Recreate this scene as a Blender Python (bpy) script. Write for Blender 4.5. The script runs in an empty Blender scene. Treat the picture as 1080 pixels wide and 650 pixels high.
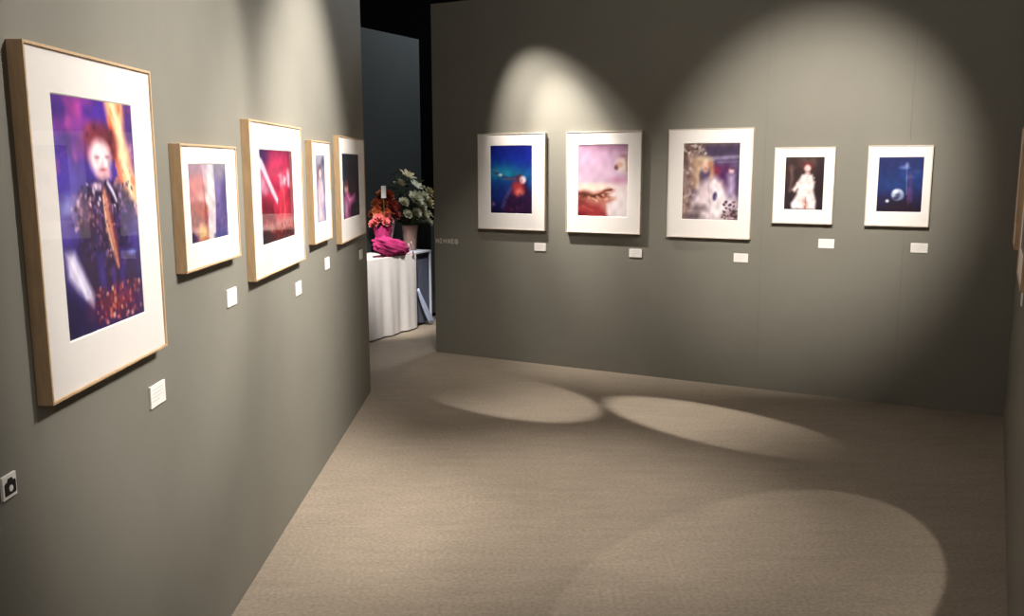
import bpy, bmesh, math, random
import numpy as np
from mathutils import Vector, Matrix

random.seed(7)
C = bpy.context.scene.collection
SC = bpy.context.scene
R = math.radians

# ------------------------------------------------------------------ materials
def lin(c):
    c = [v / 255.0 for v in c[:3]]
    return tuple(((v + 0.055) / 1.055) ** 2.4 if v > 0.04045 else v / 12.92 for v in c)

def nt(name):
    m = bpy.data.materials.new(name); m.use_nodes = True
    n = m.node_tree.nodes; b = n['Principled BSDF']
    return m, n, m.node_tree.links, b

def mat(name, col, rough=.6, var=.06, scale=20, bump=0.0, spec=.4, stretch=(1, 1, 1), metallic=0, sheen=0):
    """Procedural surface: a colour mottled by noise, with an optional fine bump."""
    m, n, l, b = nt(name)
    tc = n.new('ShaderNodeTexCoord'); mp = n.new('ShaderNodeMapping')
    mp.inputs['Scale'].default_value = stretch
    l.new(tc.outputs['Object'], mp.inputs['Vector'])
    no = n.new('ShaderNodeTexNoise'); no.inputs['Scale'].default_value = scale
    no.inputs['Detail'].default_value = 5; no.inputs['Roughness'].default_value = .6
    l.new(mp.outputs['Vector'], no.inputs['Vector'])
    rp = n.new('ShaderNodeValToRGB')
    k = lin(col)
    rp.color_ramp.elements[0].position = .3; rp.color_ramp.elements[1].position = .7
    rp.color_ramp.elements[0].color = tuple(v * (1 - var) for v in k) + (1,)
    rp.color_ramp.elements[1].color = tuple(min(1, v * (1 + var)) for v in k) + (1,)
    l.new(no.outputs['Fac'], rp.inputs['Fac']); l.new(rp.outputs['Color'], b.inputs['Base Color'])
    b.inputs['Roughness'].default_value = rough
    b.inputs['Specular IOR Level'].default_value = spec
    b.inputs['Metallic'].default_value = metallic
    if sheen:
        b.inputs['Sheen Weight'].default_value = sheen
    if bump:
        bp = n.new('ShaderNodeBump'); bp.inputs['Strength'].default_value = bump
        bp.inputs['Distance'].default_value = .004
        l.new(no.outputs['Fac'], bp.inputs['Height']); l.new(bp.outputs['Normal'], b.inputs['Normal'])
    return m

def floor_mat():
    m, n, l, b = nt('floor_carpet')
    tc = n.new('ShaderNodeTexCoord')
    def noise(scale, stretch, rot=0, detail=4):
        mp = n.new('ShaderNodeMapping'); mp.inputs['Scale'].default_value = stretch
        mp.inputs['Rotation'].default_value = (0, 0, rot)
        l.new(tc.outputs['Object'], mp.inputs['Vector'])
        t = n.new('ShaderNodeTexNoise'); t.inputs['Scale'].default_value = scale; t.inputs['Detail'].default_value = detail
        l.new(mp.outputs['Vector'], t.inputs['Vector']); return t
    a = noise(60, (1, 1, 1)); c = noise(1.6, (1, 1, 1), 0, 6); d = noise(10, (.35, 1.6, 1), .05, 5)
    def ramp(t, lo, hi, p0=.3, p1=.7):
        r = n.new('ShaderNodeValToRGB'); r.color_ramp.elements[0].position = p0; r.color_ramp.elements[1].position = p1
        r.color_ramp.elements[0].color = (lo, lo, lo, 1); r.color_ramp.elements[1].color = (hi, hi, hi, 1)
        l.new(t.outputs['Fac'], r.inputs['Fac']); return r
    ra = ramp(a, .8, 1.17); rc = ramp(c, .93, 1.07); rd = ramp(d, .93, 1.07)
    def mul(x, y):
        mx = n.new('ShaderNodeMix'); mx.data_type = 'RGBA'; mx.blend_type = 'MULTIPLY'; mx.inputs[0].default_value = 1
        l.new(x, mx.inputs[6]); l.new(y, mx.inputs[7]); return mx.outputs[2]
    base = n.new('ShaderNodeRGB'); base.outputs[0].default_value = lin(FLOOR_COL) + (1,)
    o = mul(mul(mul(base.outputs[0], ra.outputs[0]), rc.outputs[0]), rd.outputs[0])
    l.new(o, b.inputs['Base Color'])
    b.inputs['Roughness'].default_value = .62; b.inputs['Specular IOR Level'].default_value = .3
    bp = n.new('ShaderNodeBump'); bp.inputs['Strength'].default_value = .35; bp.inputs['Distance'].default_value = .003
    l.new(a.outputs['Fac'], bp.inputs['Height']); l.new(bp.outputs['Normal'], b.inputs['Normal'])
    return m

def glass_mat():
    """A clear pane: what is behind shows through, with the reflection of plain picture glass."""
    m = bpy.data.materials.new('picture_glass'); m.use_nodes = True
    n = m.node_tree.nodes; l = m.node_tree.links
    n.remove(n['Principled BSDF']); out = n['Material Output']
    tr = n.new('ShaderNodeBsdfTransparent'); gl = n.new('ShaderNodeBsdfGlossy'); gl.inputs['Roughness'].default_value = .015
    lw = n.new('ShaderNodeLayerWeight'); lw.inputs['Blend'].default_value = .5      # Schlick's reflectance, the same from both sides
    pw = n.new('ShaderNodeMath'); pw.operation = 'POWER'; pw.inputs[1].default_value = 5; l.new(lw.outputs['Facing'], pw.inputs[0])
    fr = n.new('ShaderNodeMath'); fr.operation = 'MULTIPLY_ADD'; fr.inputs[1].default_value = .93; fr.inputs[2].default_value = .04; l.new(pw.outputs[0], fr.inputs[0])
    mx = n.new('ShaderNodeMixShader')
    l.new(fr.outputs[0], mx.inputs[0]); l.new(tr.outputs[0], mx.inputs[1]); l.new(gl.outputs[0], mx.inputs[2])
    l.new(mx.outputs[0], out.inputs['Surface'])
    return m

def print_mat():
    m, n, l, b = nt('photographic_print')
    a = n.new('ShaderNodeVertexColor'); a.layer_name = 'photo'
    tc = n.new('ShaderNodeTexCoord'); no = n.new('ShaderNodeTexNoise'); no.inputs['Scale'].default_value = 220
    l.new(tc.outputs['Object'], no.inputs['Vector'])
    rp = n.new('ShaderNodeValToRGB'); rp.color_ramp.elements[0].color = (.9, .9, .9, 1); rp.color_ramp.elements[1].color = (1.08, 1.08, 1.08, 1)
    l.new(no.outputs['Fac'], rp.inputs['Fac'])
    mx = n.new('ShaderNodeMix'); mx.data_type = 'RGBA'; mx.blend_type = 'MULTIPLY'; mx.inputs[0].default_value = 1
    l.new(a.outputs['Color'], mx.inputs[6]); l.new(rp.outputs['Color'], mx.inputs[7])
    l.new(mx.outputs[2], b.inputs['Base Color'])
    b.inputs['Roughness'].default_value = .45; b.inputs['Specular IOR Level'].default_value = .25
    return m

FLOOR_COL = (150, 136, 119)
WALL_COL = (122, 118, 107)
M = {}
M['wall'] = mat('painted_panel_grey_green', WALL_COL, .75, .035, 3, spec=.25)
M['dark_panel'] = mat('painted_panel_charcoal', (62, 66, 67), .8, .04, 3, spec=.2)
M['black'] = mat('black_hall', (9, 9, 11), .9, .05, 4, spec=.1)
M['floor'] = floor_mat()
M['wood'] = mat('pale_maple', (190, 158, 120), .5, .14, 14, .15, stretch=(6, 6, .8))
M['wood_pale'] = mat('whitewashed_maple', (204, 190, 174), .5, .1, 14, .1, stretch=(6, 6, .8))
M['mat'] = mat('mat_board', (233, 226, 219), .9, .015, 80, spec=.15)
M['bevel'] = mat('mat_core', (240, 236, 230), .9, .01, 80, spec=.1)
M['print'] = print_mat()
M['glass'] = glass_mat()
M['card'] = mat('foam_board', (236, 230, 222), .8, .015, 60, spec=.2)
M['ink'] = mat('grey_print', (206, 202, 196), .8, .05, 60, spec=.1)
M['ink_dark'] = mat('dark_print', (38, 30, 34), .7, .05, 60, spec=.2)
M['vinyl'] = mat('pale_vinyl', (205, 194, 184), .6, .05, 60)
M['cloth'] = mat('white_tablecloth', (226, 220, 216), .85, .03, 30, .1)
M['cloth_blue'] = mat('slate_cloth', (84, 88, 104), .85, .08, 30, .2)
M['pale_blue'] = mat('pale_blue_cloth', (188, 200, 226), .8, .06, 20, .2)
M['white_metal'] = mat('white_enamel', (214, 218, 232), .4, .03, 20)
M['leaf'] = mat('leaf_green', (112, 132, 82), .55, .3, 40)
M['leaf_dark'] = mat('leaf_dark', (70, 84, 62), .55, .3, 40)
M['petal_white'] = mat('petal_white', (240, 238, 214), .6, .05, 40)
M['petal_cream'] = mat('petal_cream', (226, 214, 172), .6, .08, 40)
M['petal_orange'] = mat('petal_orange', (176, 84, 52), .6, .2, 40)
M['petal_rust'] = mat('petal_rust', (206, 120, 70), .6, .2, 40)
M['petal_red'] = mat('petal_red', (140, 50, 48), .6, .2, 40)
M['petal_pink'] = mat('petal_pink', (226, 118, 118), .6, .15, 40)
M['tulle'] = mat('magenta_tulle', (176, 44, 104), .85, .3, 60, .6)
M['paper_pink'] = mat('pale_pink_paper', (232, 190, 202), .7, .06, 40, .2)
M['pot'] = mat('dusty_terracotta', (164, 136, 124), .6, .08, 20, .1)
M['slate'] = mat('slate_pot', (78, 84, 84), .5, .08, 20)

# ------------------------------------------------------------------ geometry helpers
def box(bm, x0, x1, y0, y1, z0, z1):
    v = [bm.verts.new(p) for p in ((x0, y0, z0), (x1, y0, z0), (x1, y1, z0), (x0, y1, z0), (x0, y0, z1), (x1, y0, z1), (x1, y1, z1), (x0, y1, z1))]
    for f in ((0, 3, 2, 1), (4, 5, 6, 7), (0, 1, 5, 4), (1, 2, 6, 5), (2, 3, 7, 6), (3, 0, 4, 7)):
        bm.faces.new([v[i] for i in f])

def ring_prism(bm, outer, inner, y0, y1):
    """A rectangular ring with mitred corners; outer/inner = x0,x1,z0,z1; y0 back, y1 front."""
    def rect(r, y):
        return [bm.verts.new(p) for p in ((r[0], y, r[2]), (r[1], y, r[2]), (r[1], y, r[3]), (r[0], y, r[3]))]
    ob, of, ib, fi = rect(outer, y0), rect(outer, y1), rect(inner, y0), rect(inner, y1)
    for i in range(4):
        j = (i + 1) % 4
        bm.faces.new((of[i], of[j], fi[j], fi[i])); bm.faces.new((ob[j], ob[i], ib[i], ib[j]))
        bm.faces.new((ob[i], ob[j], of[j], of[i])); bm.faces.new((ib[j], ib[i], fi[i], fi[j]))

def link(name, bm, m, parent=None, smooth=False, bevel=0, mats=None):
    me = bpy.data.meshes.new(name)
    bmesh.ops.recalc_face_normals(bm, faces=bm.faces)
    bm.to_mesh(me); bm.free()
    for mm in (mats or [m]): me.materials.append(mm)
    if smooth:
        for p in me.polygons: p.use_smooth = True
    o = bpy.data.objects.new(name, me); C.objects.link(o)
    if parent: o.parent = parent
    if bevel:
        b = o.modifiers.new('bevel', 'BEVEL'); b.width = bevel; b.segments = 2; b.limit_method = 'ANGLE'
    return o

def tag(o, label, cat, group=None):
    o['label'] = label; o['category'] = cat
    if group: o['group'] = group
    return o

def thing(name, label, cat, loc, rz=0, group=None):
    o = bpy.data.objects.new(name, None); C.objects.link(o)
    o.empty_display_size = .1
    o.location = loc; o.rotation_euler = (0, 0, rz)
    return tag(o, label, cat, group)

def struct(name, bm, m, bevel=0):
    o = link(name, bm, m, bevel=bevel); o['kind'] = 'structure'; return o

def lathe(bm, prof, n=20, c=(0, 0, 0), cap=True):
    rings = []
    for r, z in prof:
        rings.append([bm.verts.new((c[0] + r * math.cos(2 * math.pi * k / n), c[1] + r * math.sin(2 * math.pi * k / n), c[2] + z)) for k in range(n)])
    for a, b in zip(rings, rings[1:]):
        for k in range(n):
            bm.faces.new((a[k], a[(k + 1) % n], b[(k + 1) % n], b[k]))
    if cap: bm.faces.new(rings[0][::-1])

def tube(bm, pts, r, n=6):
    pts = [Vector(p) for p in pts]; rings = []
    for i, p in enumerate(pts):
        d = (pts[min(i + 1, len(pts) - 1)] - pts[max(i - 1, 0)]).normalized()
        s = d.orthogonal().normalized(); t = d.cross(s)
        rr = r[i] if isinstance(r, (list, tuple)) else r
        rings.append([bm.verts.new(p + (s * math.cos(2 * math.pi * k / n) + t * math.sin(2 * math.pi * k / n)) * rr) for k in range(n)])
    for a, b in zip(rings, rings[1:]):
        for k in range(n): bm.faces.new((a[k], a[(k + 1) % n], b[(k + 1) % n], b[k]))
    bm.faces.new(rings[0][::-1]); bm.faces.new(rings[-1])

# ------------------------------------------------------------------ the plan of the room
# Three hanging walls. Each has its own run (u along the wall) and a rotation that turns local x to the
# viewer's right, local y into the wall and local z up.
AB = R(118.53); DB = -6.560          # far wall
AR = R(28.19); DR = 0.153            # right wall
DL = -1.042                          # left wall

def on_left(u, z=0): return Vector((DL, u, z))
def on_back(u, z=0, off=0):
    n = Vector((math.cos(AB), -math.sin(AB), 0)); d = Vector((math.sin(AB), math.cos(AB), 0))
    return n * (DB + off) + d * u + Vector((0, 0, z))
def on_right(u, z=0, off=0, d0=DR):
    n = Vector((math.cos(AR), -math.sin(AR), 0)); d = Vector((math.sin(AR), math.cos(AR), 0))
    return n * (d0 - off) + d * u + Vector((0, 0, z))
ROT_L = R(90); ROT_B = R(90) - AB; ROT_R = R(-90) - AR

# ---- shell
bm = bmesh.new(); box(bm, -9, 12, -6, 14, -.1, 0); struct('floor', bm, M['floor'])
bm = bmesh.new(); box(bm, -9, 12, -6, 14, 4.3, 4.4); struct('ceiling', bm, M['black'])
bm = bmesh.new(); box(bm, -9, 12, 14, 14.2, 0, 4.3); struct('wall_far', bm, M['black'])
bm = bmesh.new(); box(bm, -2.0, 6.418, 0, .16, 0, 3.0)
o = struct('wall_left', bm, M['wall'], .004); o.location = (DL, 0, 0); o.rotation_euler = (0, 0, ROT_L)
bm = bmesh.new()
seams = [-4.338, -1.506, -.56, .20]
for a, b in zip(seams, seams[1:]): box(bm, a, b, 0, .14, 0, 2.985)
o = struct('wall_back', bm, M['wall'], .0016); o.location = on_back(0); o.rotation_euler = (0, 0, ROT_B)
bm = bmesh.new(); box(bm, -6.53, -1.3, 0, .14, 0, 2.985)
o = struct('wall_right', bm, M['wall'], .004); o.location = on_right(0); o.rotation_euler = (0, 0, ROT_R)
# the panel of the passage behind, seen between the left and the far wall
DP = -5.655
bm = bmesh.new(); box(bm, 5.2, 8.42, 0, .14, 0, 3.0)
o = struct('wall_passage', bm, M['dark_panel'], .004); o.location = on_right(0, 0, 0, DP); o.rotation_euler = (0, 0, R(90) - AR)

# ------------------------------------------------------------------ the photographs: a small painter
class Photo:
    def __init__(s, nx, ny, col):
        s.nx, s.ny = nx, ny
        s.X, s.Y = np.meshgrid(np.linspace(0, 1, nx), np.linspace(0, 1, ny))   # Y runs down
        s.a = np.ones((ny, nx, 3)) * np.array(col, float)
        s.rng = np.random.RandomState(nx * 7 + ny)
    def put(s, mask, col):
        s.a = s.a * (1 - mask[..., None]) + np.array(col, float) * mask[..., None]; return s
    def ramp(s, stops, axis='y'):
        t = s.Y if axis == 'y' else s.X
        xs = [p for p, _ in stops]
        s.a = np.stack([np.interp(t, xs, [c[k] for _, c in stops]) for k in range(3)], -1); return s
    def blob(s, cx, cy, rx, ry, col, al=1, soft=.35, rot=0):
        asp = s.asp; dx = (s.X - cx) * asp; dy = s.Y - cy; c, q = math.cos(rot), math.sin(rot)
        u = (dx * c + dy * q) / (rx * asp); v = (-dx * q + dy * c) / ry
        d = np.sqrt(u * u + v * v)
        return s.put(al * np.clip((1 + soft - d) / (2 * soft), 0, 1) , col)
    def line(s, pts, w, col, al=1, soft=.5):
        best = np.full(s.X.shape, 9.)
        w = w if isinstance(w, (list, tuple)) else [w] * len(pts)
        for (p, q, wp, wq) in zip(pts, pts[1:], w, w[1:]):
            ax, ay, bx, by = p[0] * s.asp, p[1], q[0] * s.asp, q[1]
            px, py = s.X * s.asp - ax, s.Y - ay; L = (bx - ax) ** 2 + (by - ay) ** 2 + 1e-9
            t = np.clip((px * (bx - ax) + py * (by - ay)) / L, 0, 1)
            d = np.hypot(px - t * (bx - ax), py - t * (by - ay)) / (wp + (wq - wp) * t)
            best = np.minimum(best, d)
        return s.put(al * np.clip((1 + soft - best) / (2 * soft), 0, 1), col)
    def poly(s, pts, col, al=1, soft=.012):
        ins = np.zeros(s.X.shape, bool); dist = np.full(s.X.shape, 9.); n = len(pts)
        for i in range(n):
            x0, y0 = pts[i]; x1, y1 = pts[(i + 1) % n]
            c = ((y0 > s.Y) != (y1 > s.Y)) & (s.X < (x1 - x0) * (s.Y - y0) / ((y1 - y0) or 1e-9) + x0)
            ins ^= c
            px, py = (s.X - x0) * s.asp, s.Y - y0; ex, ey = (x1 - x0) * s.asp, y1 - y0
            t = np.clip((px * ex + py * ey) / (ex * ex + ey * ey + 1e-9), 0, 1)
            dist = np.minimum(dist, np.hypot(px - t * ex, py - t * ey))
        sd = np.where(ins, dist, -dist)
        return s.put(al * np.clip(.5 + sd / (2 * soft), 0, 1), col)
    def specks(s, box_, n, r, cols, al=.8):
        for _ in range(n):
            x = s.rng.uniform(box_[0], box_[2]); y = s.rng.uniform(box_[1], box_[3])
            s.blob(x, y, r * s.rng.uniform(.5, 1.3) / s.asp, r * s.rng.uniform(.5, 1.3), cols[s.rng.randint(len(cols))], al, .6, s.rng.uniform(0, 3))
        return s
    def mottle(s, amt, k=8):
        f = np.zeros(s.X.shape)
        for _ in range(24):
            w = s.rng.uniform(-k, k, 2) * 2 * math.pi; f += np.cos(s.X * w[0] + s.Y * w[1] + s.rng.uniform(0, 6.3))
        s.a = s.a * (1 + amt * f[..., None] / 4); return s

def photo(w, h, col, n=90):
    if h > w: ny = n; nx = max(24, int(n * w / h))
    else: nx = n; ny = max(24, int(n * h / w))
    p = Photo(nx, ny, col); p.asp = w / h; p.gain = 1.0; return p

def print_mesh(name, p, x0, x1, z0, z1, y, parent):
    """A flat sheet whose vertices carry the photograph's own colours."""
    nx, ny = p.nx, p.ny
    vs = [(x0 + (x1 - x0) * i / (nx - 1), y, z1 + (z0 - z1) * j / (ny - 1)) for j in range(ny) for i in range(nx)]
    fs = [(j * nx + i, (j + 1) * nx + i, (j + 1) * nx + i + 1, j * nx + i + 1) for j in range(ny - 1) for i in range(nx - 1)]
    me = bpy.data.meshes.new(name); me.from_pydata(vs, [], fs); me.materials.append(M['print'])
    a = np.clip(p.a, 0, 255) / 255.0
    a = np.where(a > .04045, ((a + .055) / 1.055) ** 2.4, a / 12.92) * p.gain
    ca = me.color_attributes.new('photo', 'FLOAT_COLOR', 'POINT')
    ca.data.foreach_set('color', np.concatenate([a.reshape(-1, 3), np.ones((nx * ny, 1))], 1).astype(np.float32).ravel())
    o = bpy.data.objects.new(name, me); C.objects.link(o); o.parent = parent
    return o

DEPTH = .035
def framed(label, loc, rot, w, h, pr, paint, gain, wood='wood', glass=False, face=.007, group=None):
    """One framed photograph. pr = print rectangle (x0,x1,z0,z1) inside the frame, from its lower left corner."""
    t = thing('framed_photograph', label, 'framed photograph', loc, rot, group)
    x0, x1 = -w / 2, w / 2
    bm = bmesh.new()
    ring_prism(bm, (x0, x1, 0, h), (x0 + face, x1 - face, face, h - face), 0, -DEPTH)
    link('frame', bm, M[wood], t, bevel=.0012)
    bm = bmesh.new(); box(bm, x0 + face, x1 - face, -.008, -.002, face, h - face)
    link('backing_board', bm, M['card'], t)
    px0, px1, pz0, pz1 = x0 + pr[0], x0 + pr[1], pr[2], pr[3]
    ym = -DEPTH + .005
    bm = bmesh.new()
    ring_prism(bm, (x0 + face, x1 - face, face, h - face), (px0 - .003, px1 + .003, pz0 - .003, pz1 + .003), ym + .003, ym)
    o = link('mat', bm, M['mat'], t)
    bm = bmesh.new()                                       # the bevelled core round the window of the mat
    outer = [(px0 - .003, pz0 - .003), (px1 + .003, pz0 - .003), (px1 + .003, pz1 + .003), (px0 - .003, pz1 + .003)]
    inner = [(px0, pz0), (px1, pz0), (px1, pz1), (px0, pz1)]
    a = [bm.verts.new((x, ym, z)) for x, z in outer]; b = [bm.verts.new((x, ym + .0025, z)) for x, z in inner]
    for i in range(4): bm.faces.new((a[i], a[(i + 1) % 4], b[(i + 1) % 4], b[i]))
    link('mat_bevel', bm, M['bevel'], t)
    ph = paint(px1 - px0, pz1 - pz0); ph.gain = gain
    print_mesh('print', ph, px0 - .002, px1 + .002, pz0 - .002, pz1 + .002, ym + .0026, t)
    if glass:
        bm = bmesh.new()
        v = [bm.verts.new(q) for q in ((x0 + face, ym - .002, face), (x1 - face, ym - .002, face), (x1 - face, ym - .002, h - face), (x0 + face, ym - .002, h - face))]
        bm.faces.new(v); g = link('glass', bm, M['glass'], t)
        if g.data.polygons[0].normal.y > 0: g.data.flip_normals()
    return t

# ---- what each photograph shows
def p_singer(w, h):
    p = photo(w, h, (40, 26, 110), 200)
    p.ramp([(0, (84, 34, 124)), (.2, (66, 34, 136)), (.4, (62, 46, 140)), (.6, (48, 36, 110)), (1, (34, 18, 74))])
    p.blob(.30, .05, .16, .05, (176, 62, 150), .9, .7).blob(.12, .13, .12, .05, (130, 42, 150), .8, .7).blob(.42, .15, .12, .05, (196, 78, 146), .8, .8).blob(.2, .22, .12, .03, (150, 52, 150), .7, .8)
    p.blob(.06, .30, .1, .1, (70, 56, 176), .7, .8).blob(.52, .05, .12, .05, (66, 38, 156), .8, .7).specks((.0, .0, .5, .3), 30, .03, [(120, 44, 150), (60, 30, 130), (200, 90, 160), (44, 26, 110)], .45)
    p.poly([(.62, -.02), (.88, -.02), (.95, .22), (1.04, .40), (1.04, .58), (.86, .52), (.76, .32)], (240, 176, 124), 1, .025)
    p.specks((.66, .0, .98, .5), 60, .016, [(255, 226, 184), (206, 92, 40), (246, 190, 140), (226, 132, 80)], .75)
    p.line([(.72, .0), (.80, .12), (.86, .28), (.94, .46)], [.02, .03, .025, .02], (255, 220, 172), .9, .8).line([(.68, .08), (.74, .24), (.80, .38)], .016, (206, 84, 40), .8, .8)
    p.blob(.95, .10, .08, .10, (62, 28, 110), .9, .5).blob(.98, .26, .05, .06, (110, 50, 110), .7, .8).blob(.93, .52, .08, .05, (214, 160, 170), .7, .7)
    p.blob(.54, .19, .19, .085, (104, 34, 48), .95, .45).blob(.66, .19, .09, .06, (84, 26, 40), .95, .5).blob(.50, .15, .12, .04, (122, 44, 60), .8, .6).specks((.38, .12, .74, .24), 26, .014, [(150, 60, 60), (64, 20, 40), (120, 44, 52)], .6)
    p.blob(.53, .25, .135, .078, (246, 214, 216), 1, .28).blob(.56, .325, .09, .035, (226, 172, 172), .9, .45)
    p.blob(.49, .248, .028, .007, (136, 84, 96), .7, .8).blob(.62, .246, .026, .007, (136, 84, 96), .7, .8).blob(.56, .275, .014, .016, (226, 176, 176), .7, .8).blob(.56, .302, .04, .007, (190, 90, 100), .85, .7)
    p.poly([(.34, .38), (.46, .35), (.60, .36), (.82, .38), (.95, .46), (1.0, .68), (.92, .86), (.3, .9), (.2, .68), (.2, .5), (.24, .42)], (46, 28, 60), 1, .03)
    p.specks((.24, .36, .96, .50), 90, .012, [(150, 126, 170), (34, 20, 60), (96, 60, 96), (232, 216, 236), (20, 12, 30)], .75)
    p.specks((.20, .46, 1.0, .68), 130, .014, [(70, 46, 120), (24, 14, 40), (96, 60, 110), (120, 90, 140), (40, 34, 110), (18, 10, 26)], .65)
    p.line([(.55, .40), (.57, .5), (.62, .62), (.67, .74)], [.018, .03, .03, .012], (196, 122, 92), .9, .8).line([(.60, .42), (.64, .56), (.70, .72)], .010, (106, 40, 52), .9, .7)
    p.line([(.53, .42), (.55, .54), (.61, .66)], .007, (240, 204, 164), .7, .9).specks((.52, .42, .68, .7), 24, .008, [(226, 160, 120), (120, 56, 60), (90, 40, 70)], .6)
    p.line([(.60, .36), (.66, .40), (.70, .44)], .010, (240, 232, 246), .85, .8).blob(.46, .37, .06, .012, (226, 190, 196), .7, .7)
    p.blob(.10, .46, .12, .05, (156, 160, 214), .75, .7).blob(.08, .56, .1, .05, (86, 62, 150), .8, .7)
    p.blob(.30, .48, .12, .06, (104, 62, 92), .6, .7).specks((.14, .40, .44, .56), 44, .011, [(170, 112, 118), (60, 30, 56), (214, 176, 184), (46, 28, 80)], .65)
    p.blob(.92, .62, .1, .11, (58, 46, 134), .7, .7).blob(.87, .69, .06, .012, (110, 122, 204), .8, .7)
    p.poly([(.04, .64), (.14, .64), (.34, .85), (.31, .89), (.14, .80), (.05, .74)], (214, 204, 230), .95, .02).line([(.1, .68), (.24, .84)], .012, (246, 240, 250), .7, .9)
    p.poly([(.0, .78), (.16, .86), (.3, .92), (.28, 1.02), (-.02, 1.02)], (30, 20, 62), .95, .03)
    p.line([(.44, .68), (.46, .84)], .03, (54, 40, 124), .7, .8).line([(.74, .68), (.72, .84)], .03, (48, 32, 114), .7, .8).line([(.6, .76), (.6, .86)], .02, (70, 46, 130), .6, .8)
    p.blob(.64, .90, .28, .065, (116, 38, 50), .8, .7)
    p.specks((.34, .82, .96, .98), 120, .012, [(214, 110, 86), (244, 184, 150), (92, 24, 44), (156, 54, 60), (50, 22, 66), (40, 24, 90)], .7).blob(.92, .92, .09, .05, (56, 24, 66), .7, .6)
    p.specks((0, 0, 1, 1), 160, .02, [(30, 18, 60), (90, 56, 130), (150, 90, 130), (52, 40, 120)], .12)
    return p.mottle(.05, 9)

def p_columns(w, h):
    p = photo(w, h, (250, 236, 236), 110)
    p.ramp([(0, (250, 242, 244)), (.6, (248, 228, 224)), (1, (250, 236, 222))])
    p.poly([(-.1, -.1), (.33, -.1), (.40, .45), (.46, .78), (.42, 1.1), (-.1, 1.1)], (186, 92, 104), 1, .015)
    p.blob(.14, .02, .3, .14, (146, 100, 138), .9, .7).blob(.2, .30, .2, .12, (210, 104, 104), .8, .7).blob(.3, .44, .1, .08, (236, 178, 166), .7, .7)
    p.blob(.20, .58, .2, .09, (170, 52, 34), .95, .5).blob(.34, .64, .12, .09, (154, 44, 34), .9, .6).blob(.1, .72, .12, .07, (104, 50, 58), .85, .6)
    p.specks((.0, .48, .44, .8), 30, .03, [(206, 80, 44), (120, 36, 40), (90, 44, 70), (226, 120, 80)], .6)
    p.blob(.30, .88, .13, .10, (244, 206, 136), .95, .5).blob(.05, .93, .12, .08, (44, 36, 84), .95, .5).blob(.36, .97, .1, .025, (196, 104, 64), .8, .6).blob(.14, .86, .05, .05, (210, 160, 150), .7, .6)
    p.poly([(.66, -.1), (1.1, -.1), (1.1, 1.1), (.62, 1.1), (.68, .5)], (86, 66, 146), 1, .025)
    p.blob(.84, .04, .2, .22, (158, 150, 164), .95, .6).blob(.96, .46, .12, .24, (56, 38, 124), .85, .6).blob(.75, .40, .07, .25, (146, 126, 184), .7, .7)
    p.specks((.64, .55, 1., .98), 34, .03, [(60, 34, 96), (110, 84, 150), (44, 34, 110), (150, 110, 160)], .6).line([(.60, .96), (.92, .94)], .035, (44, 54, 128), .85, .5)
    p.blob(.55, .45, .07, .5, (254, 248, 246), .6, .7).blob(.54, .72, .07, .16, (206, 176, 206), .6, .8)
    return p.mottle(.05, 6)

def p_red_stage(w, h):
    p = photo(w, h, (196, 30, 72), 130)
    p.ramp([(0, (130, 22, 64)), (.16, (206, 36, 78)), (.72, (204, 34, 64)), (.82, (176, 100, 96)), (.9, (150, 60, 60)), (1, (84, 14, 24))])
    p.blob(.95, .3, .1, .6, (110, 12, 40), .8, .7).blob(.5, .14, .2, .14, (236, 66, 104), .6, .8).blob(.10, .06, .14, .14, (66, 28, 76), .9, .6)
    for k in range(7): p.line([(.42 + .08 * k, .0), (.40 + .085 * k, .7)], .012, (150 + 12 * (k % 3), 18, 50), .35, .9)
    p.poly([(-.05, .06), (.08, .10), (.24, .28), (.50, .54), (.47, .60), (.28, .44), (.06, .22), (-.05, .2)], (255, 226, 236), 1, .02)
    p.poly([(-.02, .14), (-.02, .56), (.24, .44)], (240, 176, 204), .8, .05).poly([(.04, .46), (.34, .6), (.42, .80), (.02, .80)], (112, 10, 36), .85, .05)
    p.blob(.72, .34, .14, .05, (255, 214, 226), .95, .5, .25).blob(.62, .38, .05, .06, (255, 196, 206), .9, .5).blob(.84, .30, .05, .09, (255, 220, 230), .8, .5).blob(.66, .29, .04, .05, (200, 90, 110), .9, .5)
    p.line([(.62, .42), (.56, .56), (.55, .78)], [.04, .06, .05], (236, 52, 76), .9, .6).line([(.78, .38), (.84, .6), (.86, .8)], .04, (170, 14, 44), .8, .6).line([(.68, .46), (.70, .66), (.66, .84)], .035, (255, 96, 96), .85, .7)
    p.line([(.02, .84), (.98, .80)], .04, (206, 150, 142), .7, .7).specks((.1, .74, .98, .9), 40, .022, [(226, 170, 160), (190, 50, 60), (120, 40, 44)], .6)
    p.poly([(-.05, .90), (.4, .92), (1.05, .90), (1.05, 1.05), (-.05, 1.05)], (60, 10, 22), .95, .03)
    p.specks((.3, .80, .98, .99), 60, .018, [(214, 36, 40), (240, 130, 110), (50, 8, 18), (160, 20, 30)], .8).blob(.10, .94, .14, .09, (36, 10, 28), .95, .5)
    return p.mottle(.06, 7)

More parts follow.
